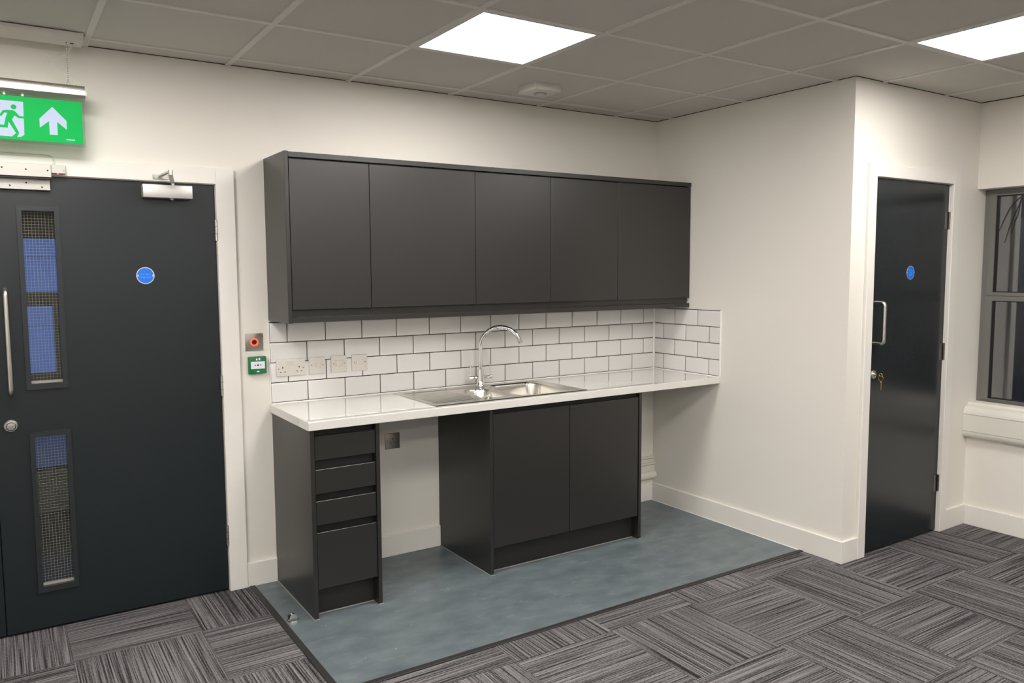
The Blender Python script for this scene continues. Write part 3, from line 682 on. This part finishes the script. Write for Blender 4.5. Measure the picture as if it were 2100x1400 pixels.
# ================================================================== WALL UNITS
UY, UC = -0.3251, -0.303
ux_ = [-2.584, -2.188, -1.5915, -1.099, -0.605, -0.004]
ul = ['narrow graphite wall cabinet with plain door beside the exposed end panel', 'wide graphite wall cabinet with plain door above the sockets and drainer',
      'graphite wall cabinet with plain door directly above the mixer tap', 'graphite wall cabinet with plain door right of the one above the tap',
      'wide graphite wall cabinet with plain door against the corner wall']
Z0, Z1 = 1.366, 2.103
for k in range(5):
    a, b = ux_[k], ux_[k + 1]
    t = thing('wall_cabinet', ((a + b) / 2, 0, Z0), ul[k], 'wall cabinet', 'graphite wall cabinets in a row')
    MB().box(a + 0.0006, b - 0.0006, UC, -0.0105, Z0, Z1).build('carcass', GRAPH, t)
    MB().box(a + 0.0016, b - 0.0016, UY, UC - 0.002, 1.401, 2.096, bev=0.001).build('door', GRAPH, t)
tag(MB().box(-2.6045, -2.5855, UY - 0.004, -0.0005, 1.337, 2.1295, bev=0.001).build('end_panel', GRAPH), 'tall narrow graphite end panel closing the row of wall cabinets', 'end panel')
tag(MB().box(-2.5852, -0.001, UY - 0.002, -0.06, Z1 + 0.0005, 2.1275, bev=0.001).build('cornice', GRAPH), 'long graphite cornice strip along the top of the wall cabinets', 'cornice')
tag(MB().box(-2.5852, -0.004, UY - 0.0015, -0.290, 1.3395, Z0 - 0.0005, bev=0.001).build('pelmet', GRAPH), 'long graphite light pelmet under the wall cabinets', 'pelmet')

# ================================================================== BASE UNITS
BY = -0.572
def bead(pts, parent): MB().tube([(x, y, 0.0015) for x, y in pts], 0.0032, n=6).build('sealant_bead', SEALG, parent)
t = thing('drawer_unit', (-2.434, 0, 0), 'graphite base unit with four handleless drawers under the worktop end', 'drawer unit')
MB().box(-2.601, -2.581, BY, -0.001 - BT * 0, 0.0, ZT - TH - 0.0005, bev=0.001).build('side_panel', GRAPH, t)
MB().box(-2.2865, -2.2675, BY, -BT - 0.001, 0.0, ZT - TH - 0.0005, bev=0.001).build('side_panel', GRAPH, t)
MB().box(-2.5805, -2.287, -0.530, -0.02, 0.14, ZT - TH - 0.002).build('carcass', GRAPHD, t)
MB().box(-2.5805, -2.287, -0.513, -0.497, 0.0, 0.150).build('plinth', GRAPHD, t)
for z0, z1 in ((0.733, 0.843), (0.579, 0.690), (0.434, 0.545), (0.136, 0.400)):
    MB().box(-2.5785, -2.2885, -0.566, -0.546, z0, z1, bev=0.0012).box(-2.56, -2.305, -0.547, -0.528, z0 + 0.005, z1 - 0.03).build('drawer_front', GRAPH, t)
bead([(-2.6025, -0.002), (-2.6025, -0.574), (-2.580, -0.574)], t); bead([(-2.580, -0.515), (-2.288, -0.515)], t); bead([(-2.288, -0.574), (-2.266, -0.574)], t)
t = thing('sink_unit', (-1.14, 0, 0), 'graphite double door base unit under the sink', 'base cabinet')
MB().box(-1.660, -1.6405, BY + 0.006, -0.001, 0.0, ZT - TH - 0.0005, bev=0.001).build('side_panel', GRAPH, t)
MB().box(-0.6415, -0.622, BY + 0.006, -0.043, 0.0, ZT - TH - 0.0005, bev=0.001).build('side_panel', GRAPH, t)
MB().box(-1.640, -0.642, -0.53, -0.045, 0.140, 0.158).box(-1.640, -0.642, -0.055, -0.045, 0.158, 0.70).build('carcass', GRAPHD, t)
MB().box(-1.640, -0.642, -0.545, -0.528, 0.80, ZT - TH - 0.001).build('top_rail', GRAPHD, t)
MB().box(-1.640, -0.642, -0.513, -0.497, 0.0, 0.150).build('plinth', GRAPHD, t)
for a, b in ((-1.638, -1.1475), (-1.1440, -0.648)):
    MB().box(a, b, -0.564, -0.546, 0.142, 0.846, bev=0.001).build('door', GRAPH, t)
bead([(-1.6615, -0.002), (-1.6615, -0.568), (-1.640, -0.568)], t); bead([(-1.640, -0.515), (-0.642, -0.515)], t); bead([(-0.643, -0.568), (-0.621, -0.568)], t)

# ================================================================== ELECTRICAL PLATES
def plate(name, x, z, w_, h_, y, material, label, cat, group=None, bev=0.003, dp=0.009):
    t = thing(name, (x, y, z), label, cat, group)
    MB().box(x - w_ / 2, x + w_ / 2, y - dp, y, z - h_ / 2, z + h_ / 2, bev=bev, seg=2).build('faceplate', material, t, smooth=35)
    return t, y - dp
def pins(t, x, z, yf):
    for dx, dz, a, b in ((0, 0.011, 0.0022, 0.0045), (-0.011, -0.011, 0.004, 0.0018), (0.011, -0.011, 0.004, 0.0018)):
        MB().box(x + dx - a, x + dx + a, yf - 0.0004, yf + 0.003, z + dz - b, z + dz + b).build('pin_slot', BLACK, t)
def screws(t, x, z, yf, dx):
    for s in (-1, 1): MB().cyl((x + s * dx, yf + 0.001, z), (x + s * dx, yf - 0.0006, z), 0.0032, n=12).build('screw', SCREW, t)
TY = -0.0083
t, yf = plate('double_socket', -2.5025, 1.0955, 0.148, 0.087, TY, PLASTIC, 'white double wall socket on the backsplash tiles', 'socket')
for s in (-1, 1): pins(t, -2.5025 + s * 0.042, 1.0855, yf)
screws(t, -2.5025, 1.0905, yf, 0.063)
for s in (-1, 1): MB().box(-2.5025 + s * 0.011 - 0.0075, -2.5025 + s * 0.011 + 0.0075, yf - 0.003, yf + 0.001, 1.108, 1.128, bev=0.0015).build('rocker', PLASTIC, t)
for x, nm, lab, ww, hh in ((-2.3655, 'cable_outlet', 'white square cable outlet plate next to the double socket on the tiles', 0.036, 0.026),
                       (-2.2470, 'fused_spur', 'white square fused spur plate between the cable outlet and the wide rocker switch', 0.038, 0.030),
                       (-2.1330, 'isolator_switch', 'white square switch plate with wide rocker, farthest from the double socket', 0.042, 0.026)):
    t, yf = plate(nm, x, 1.0950, 0.087, 0.087, TY, PLASTIC, lab, 'switch')
    screws(t, x, 1.098, yf, 0.030)
    MB().cells([x - ww / 2 - 0.0025, x - ww / 2, x + ww / 2, x + ww / 2 + 0.0025], [1.1 - hh / 2 - 0.0025, 1.1 - hh / 2, 1.1 + hh / 2, 1.1 + hh / 2 + 0.0025], {(1, 1)}, yf - 0.0012, yf, 'y').build('surround', PLASTIC, t)
    if nm == 'cable_outlet': MB().lathe((x, yf, 1.098), [(0, 0), (0.010, 0), (0.009, -0.002), (0, -0.0022)], axis='y').build('outlet_cap', PLASTIC, t, smooth=30)
    else:
        k = MB().prism([(yf + 0.001, 1.1 - hh / 2 + 0.001), (yf - 0.0052, 1.1 - hh / 2 + 0.0015), (yf - 0.0010, 1.1 + hh / 2 - 0.002), (yf + 0.001, 1.1 + hh / 2 - 0.001)], x - ww / 2 + 0.001, x + ww / 2 - 0.001, 'x').build('rocker', PLASTIC, t)
    if nm == 'fused_spur': MB().box(x + 0.004, x + 0.012, yf - 0.0065, yf - 0.002, 1.089, 1.095, bev=0.001).build('indicator', mat('lamp_window', (0.8, 0.75, 0.7, 1), 0.2), t)
t, yf = plate('single_socket', -1.9465, 0.6465, 0.086, 0.086, -0.0005, PLATE, 'brushed steel single socket low on the wall in the appliance gap', 'socket', bev=0.0015, dp=0.006)
pins(t, -1.9465, 0.6485, yf); screws(t, -1.9465, 0.6465, yf, 0.030)
# exit button with a glowing ring
t, yf = plate('exit_button', -2.6785, 1.2325, 0.086, 0.084, 0.0, PLATE, 'steel exit button plate with glowing red ring on the white wall', 'exit button', bev=0.0012, dp=0.005)
screws(t, -2.6785, 1.2325, yf, 0.031)
ring = [(-2.6785 + 0.0165 * math.cos(2 * math.pi * k / 28), yf - 0.001, 1.2325 + 0.0165 * math.sin(2 * math.pi * k / 28)) for k in range(28)]
MB().tube(ring, 0.0040, n=10, closed=True).build('light_ring', RED, t, smooth=60)
MB().lathe((-2.6785, yf, 1.2325), [(0, 0.0), (0.014, 0.0), (0.013, -0.0015), (0, -0.002)], axis='y').build('sensor_lens', REDK, t, smooth=30)
# green emergency door release
t = thing('call_point', (-2.6715, 0, 1.1185), 'green emergency door release box on the white wall below the exit button', 'call point')
cx, cz = -2.6705, 1.1185; yf = -0.028
MB().box(cx - 0.043, cx + 0.043, yf, 0.0, cz - 0.043, cz + 0.043, bev=0.004, seg=2).build('housing', GREENP, t, smooth=35)
MB().box(cx - 0.034, cx + 0.034, yf - 0.0012, yf + 0.001, cz - 0.017, cz + 0.019, bev=0.0004).build('glass_element', WHITEP, t)
MB().box(cx - 0.004, cx + 0.004, yf - 0.0018, yf - 0.001, cz - 0.003, cz + 0.005).build('target_mark', BLKP, t)
for s in (-1, 1):
    MB().prism([(cx + s * 0.008, cz + 0.001), (cx + s * 0.014, cz + 0.0045), (cx + s * 0.014, cz + 0.002), (cx + s * 0.018, cz + 0.002), (cx + s * 0.018, cz), (cx + s * 0.014, cz), (cx + s * 0.014, cz - 0.0025)], yf - 0.0018, yf - 0.001, 'y').build('arrow_mark', BLKP, t)
MB().prism([(cx - 0.009, cz + 0.025), (cx - 0.001, cz + 0.025), (cx - 0.001, cz + 0.031), (cx - 0.004, cz + 0.036), (cx - 0.006, cz + 0.036), (cx - 0.009, cz + 0.031)], yf - 0.0006, yf + 0.0005, 'y').build('hand_symbol', WHITEP, t)
MB().box(cx + 0.004, cx + 0.012, yf - 0.0006, yf + 0.0005, cz + 0.025, cz + 0.036).build('door_symbol', WHITEP, t)
MB().box(cx - 0.006, cx + 0.006, yf - 0.0006, yf + 0.0005, cz - 0.033, cz - 0.028).build('key_slot', WHITEP, t)

# ================================================================== DOOR HARDWARE ABOVE DOOR 1
t = thing('door_closer', (-3.05, 0, 1.915), 'silver overhead door closer with folded arm on the glazed double door', 'door closer')
MB().box(-3.160, -2.949, -0.052, -0.0005, 1.916, 1.975, bev=0.003, seg=2).build('body', SATIN, t, smooth=35)
MB().lathe((-3.035, -0.030, 1.916), [(0, 0.0), (0.010, 0.0), (0.009, -0.005), (0.004, -0.0085), (0, -0.009)]).build('spindle_cap', SATIN, t, smooth=40)
MB().cyl((-3.030, -0.030, 1.974), (-3.030, -0.030, 1.992), 0.009, n=16).build('spindle', STEEL, t, smooth=30)
def bar(p, q, w_, h_, name, M, par):
    p, q = Vector(p), Vector(q); d = (q - p).normalized(); n_ = Vector((d.y, -d.x, 0)).normalized() * w_ / 2; u_ = Vector((0, 0, h_ / 2))
    b = MB(); vs = [b.bm.verts.new(c + s1 * n_ + s2 * u_) for c in (p, q) for s1, s2 in ((-1, -1), (1, -1), (1, 1), (-1, 1))]
    for f in ((0, 1, 2, 3), (7, 6, 5, 4), (0, 4, 5, 1), (1, 5, 6, 2), (2, 6, 7, 3), (3, 7, 4, 0)): b.bm.faces.new([vs[k] for k in f])
    return b.build(name, M, par)
EL = (-3.083, -0.285, 2.004)
bar((-3.030, -0.030, 1.988), (EL[0], EL[1], EL[2] - 0.006), 0.018, 0.007, 'main_arm', STEEL, t)
MB().cyl((EL[0], EL[1], EL[2] - 0.011), (EL[0], EL[1], EL[2] + 0.011), 0.010, n=18).build('elbow_pin', STEEL, t, smooth=30)
bar((EL[0], EL[1], EL[2] + 0.005), (-3.083, -0.030, 2.016), 0.016, 0.007, 'forearm', SATIN, t)
br = MB().box(-3.112, -3.042, -0.0235, -0.0185, 2.001, 2.022, bev=0.002).box(-3.092, -3.072, -0.040, -0.022, 2.008, 2.020).build('bracket', SATIN, t)
for x in (-3.104, -3.050): MB().cyl((x, -0.0235, 2.012), (x, -0.0255, 2.012), 0.0035, n=12).build('screw', STEEL, br, smooth=30)
t = thing('magnetic_lock', (-3.64, -0.02, 1.93), 'pale aluminium magnetic lock across the top of the glazed double door', 'door lock')
MB().box(-3.765, -3.514, -0.062, -0.0185, 1.980, 2.034, bev=0.0015).build('magnet_cover', ALUW, t)
sd = MB().box(-3.5138, -3.459, -0.050, -0.0185, 2.000, 2.036, bev=0.0015).build('side_housing', ALUW, t)
MB().sphere((-3.489, -0.047, 2.000), 0.0042, n=12).build('indicator', REDL, sd)
MB().box(-3.700, -3.519, -0.024, -0.0005, 1.929, 1.9785, bev=0.001).build('armature_plate', ALUW, t)
MB().box(-3.760, -3.517, -0.056, -0.0188, 1.973, 1.9795).build('magnet_face_shade', GRAPHD, t)  # coloured dark in place of the shadow line under the cover
for x, z, y in ((-3.690, 2.012, -0.062), (-3.606, 2.009, -0.062), (-3.527, 2.008, -0.062), (-3.606, 1.957, -0.024), (-3.665, 1.943, -0.024), (-3.549, 1.941, -0.024), (-3.466, 2.012, -0.050)):
    MB().cyl((x, y + 0.002, z), (x, y - 0.0006, z), 0.0036, n=12).build('screw', BLACK if z < 2.0 or x < -3.5 else SCREW, t)
tag(MB().tube([(-3.700, -0.003, 2.082), (-3.63, -0.003, 2.081), (-3.54, -0.003, 2.081), (-3.516, -0.005, 2.079), (-3.505, -0.014, 2.070), (-3.499, -0.021, 2.055), (-3.497, -0.023, 2.034)], 0.0027, n=8).build('lock_cable', CABLE, smooth=50),
    'thin white cable curving down to the magnetic lock above the door', 'cable')

# ================================================================== EXIT SIGN
SYY = -0.130
t = thing('exit_sign', (-3.56, SYY, 2.11), 'hanging green emergency exit sign with running figure and upward arrow', 'exit sign')
prof = []
for k in range(25):
    a = math.radians(-70 + 320 * k / 24); prof.append((SYY + 0.027 * math.sin(a), 2.328 - 0.027 * math.cos(a)))
MB().prism([(SYY - 0.010, 2.301), (SYY - 0.020, 2.304), (SYY - 0.027, 2.316), (SYY - 0.028, 2.332), (SYY - 0.0245, 2.345), (SYY - 0.0225, 2.346), (SYY - 0.021, 2.350), (SYY - 0.0185, 2.351), (SYY - 0.014, 2.356), (SYY + 0.014, 2.356), (SYY + 0.024, 2.346), (SYY + 0.028, 2.332), (SYY + 0.027, 2.316), (SYY + 0.020, 2.304), (SYY + 0.010, 2.301)], -3.742, -3.380, 'x').build('tube_housing', STEEL, t, smooth=25)
for a, b in ((-3.380, -3.374), (-3.748, -3.742)):
    MB().prism([(SYY - 0.012, 2.2985), (SYY - 0.029, 2.314), (SYY - 0.030, 2.334), (SYY - 0.016, 2.3585), (SYY + 0.016, 2.3585), (SYY + 0.030, 2.334), (SYY + 0.029, 2.314), (SYY + 0.012, 2.2985)], a, b, 'x').build('end_cap', PLASTIC, t)
MB().box(-3.737, -3.385, SYY - 0.003, SYY + 0.003, 2.106, 2.303).build('acrylic_panel', ACRYL, t)
face = MB().box(-3.730, -3.394, SYY - 0.0038, SYY - 0.0031, 2.117, 2.291).build('legend_face', SIGNG, t)
y0, y1 = SYY - 0.0046, SYY - 0.0038
Q = lambda pts, off=0.0: [(x, z) for x, z in pts]
white = [(-3.716, 2.270), (-3.604, 2.270), (-3.606, 2.139), (-3.619, 2.129), (-3.632, 2.129), (-3.623, 2.143), (-3.636, 2.142), (-3.649, 2.129), (-3.716, 2.129)]
man = [(-3.676, 2.230), (-3.662, 2.233), (-3.639, 2.233), (-3.633, 2.229), (-3.619, 2.212), (-3.605, 2.212), (-3.605, 2.204), (-3.623, 2.203), (-3.636, 2.213), (-3.646, 2.196), (-3.623, 2.144), (-3.634, 2.142), (-3.658, 2.186), (-3.662, 2.162), (-3.703, 2.162), (-3.703, 2.172), (-3.674, 2.173), (-3.668, 2.201), (-3.661, 2.221), (-3.671, 2.221), (-3.682, 2.206), (-3.689, 2.209)]
MB().prism(white, y0, y1, 'y').build('doorway_symbol', SIGNW, face)
MB().prism(man, y0 - 0.0006, y0 + 0.0001, 'y').build('running_figure', SIGNG, face)
MB().lathe((-3.638, y0, 2.2465), [(0, 0.0001), (0.0098, 0.0001), (0.0098, -0.0006), (0, -0.0006)], n=28, axis='y').build('figure_head', SIGNG, face)
MB().prism([(-3.502, 2.261), (-3.453, 2.209), (-3.453, 2.173), (-3.487, 2.202), (-3.487, 2.148), (-3.516, 2.148), (-3.516, 2.202), (-3.550, 2.173), (-3.550, 2.209)], y0, y1, 'y').build('arrow_symbol', SIGNW, face)
mk = MB()
for k in range(7): mk.box(-3.456 + 0.0045 * k, -3.4525 + 0.0045 * k, y0, y1, 2.1295, 2.1345)
mk.build('maker_mark', SIGNW, face)
for x in (-3.668, -3.605): MB().box(x - 0.004, x + 0.004, SYY - 0.006, SYY + 0.006, 2.292, 2.302).build('clip', PLASTIC, t)
# chain links from the ceiling housing
lk = None
def link_mesh():
    return MB().tube([(0.0028 * math.cos(2 * math.pi * k / 12), 0, 0.0058 * math.sin(2 * math.pi * k / 12)) for k in range(12)], 0.0008, n=6, closed=True).mesh('chain_link', CHROME, smooth=60)
lm = link_mesh()
for cx in (-3.438, -3.690):
    ch = thing('hanging_chain', (cx, SYY, 2.36), 'fine metal chain holding the ' + ('cable end of the' if cx > -3.5 else 'outer end of the') + ' exit sign', 'chain', 'chains of the exit sign')
    MB().tube([(cx + 0.006 * math.cos(2 * math.pi * k / 16), SYY, 2.3635 + 0.006 * math.sin(2 * math.pi * k / 16)) for k in range(16)], 0.001, n=6, closed=True).build('eyelet', CHROME, ch, smooth=60)
    z = 2.374; k = 0
    while z < 2.527:
        inst('chain_link', lm, (cx, SYY, z), ch, (0, 0, (k % 2) * math.pi / 2)); z += 0.0088; k += 1
tag(MB().tube([(-3.412, SYY + 0.01, 2.526), (-3.432, SYY + 0.012, 2.500), (-3.470, SYY + 0.012, 2.473), (-3.500, SYY + 0.01, 2.452), (-3.505, SYY + 0.008, 2.444), (-3.498, SYY + 0.006, 2.434), (-3.460, SYY + 0.004, 2.408), (-3.438, SYY + 0.003, 2.396), (-3.420, SYY, 2.384), (-3.410, SYY, 2.366), (-3.408, SYY, 2.356)], 0.0019, n=8).build('sign_cable', CABLE, smooth=60),
    'kinked thin white cable from the ceiling housing to the exit sign', 'cable')
MB_ = MB().prism([(-0.215, H + 0.001), (-0.213, H - 0.012), (-0.200, H - 0.026), (-0.150, H - 0.028), (-0.095, H - 0.028), (-0.090, H + 0.001)], -3.750, -3.381, 'x')
hs = thing('sign_housing', (-3.56, -0.15, H - 0.028), 'white surface mounted ceiling housing above the exit sign', 'housing')
MB_.build('shell', PLASTIC, hs, smooth=30)
MB().box(-3.425, -3.412, -0.150, -0.138, H - 0.0290, H - 0.027).build('socket_hole', BLACK, hs)
MB().box(-3.441, -3.438, -0.158, -0.138, H - 0.0290, H - 0.027).build('slot', BLACK, hs)
# ceiling sensor
sx, sy_ = -1.250, -0.430
t = thing('ceiling_sensor', (sx, sy_, H - 0.03), 'square white sensor box with round lens on the ceiling above the wall cabinets', 'sensor')
MB().box(sx - 0.082, sx + 0.082, sy_ - 0.082, sy_ + 0.082, H - 0.034, H + 0.007, bev=0.004, seg=2).build('housing', PLASTIC, t, smooth=35)
MB().lathe((sx + 0.005, sy_ + 0.0, H - 0.034), [(0.0, 0.001), (0.036, 0.001), (0.036, -0.004), (0.030, -0.006), (0.026, -0.006), (0.024, -0.003), (0.0, -0.003)]).build('bezel', mat('grey_bezel', (0.32, 0.31, 0.29, 1), 0.4), t, smooth=30)
MB().lathe((sx + 0.005, sy_, H - 0.036), [(0.0, 0.001), (0.024, 0.001), (0.022, -0.005), (0.012, -0.009), (0.0, -0.010)]).build('lens', PLASTIC, t, smooth=40)
tag(MB().lathe((-1.535, -0.285, H + 0.006), [(0, 0.001), (0.011, 0.001), (0.011, -0.003), (0.007, -0.006), (0, -0.006)], n=18).build('ceiling_stud', PLASTIC, smooth=30), 'small round white stud on the ceiling tile near the sensor box', 'stud')
# floor mounted door stop
t = thing('floor_door_stop', (-2.683, -0.510, 0), 'small chrome half dome door stop on the vinyl beside the drawer unit', 'door stop')
dm = []
for k in range(13):
    a = math.pi * k / 12; dm.append((-2.683 + 0.021 * math.cos(a) * 0.9, 0.002 + 0.030 * math.sin(a)))
MB().prism(dm, -0.520, -0.500, 'y').build('dome', CHROME, t, smooth=40)
MB().lathe((-2.683, -0.510, 0), [(0, 0.0), (0.027, 0.0), (0.026, 0.004), (0, 0.0045)]).build('base', CHROME, t, smooth=30)
MB().tube([(-2.699, -0.510, 0.010), (-2.699, -0.510, 0.026)], 0.0055, n=12).build('rubber_buffer', BLACK, t, smooth=30)
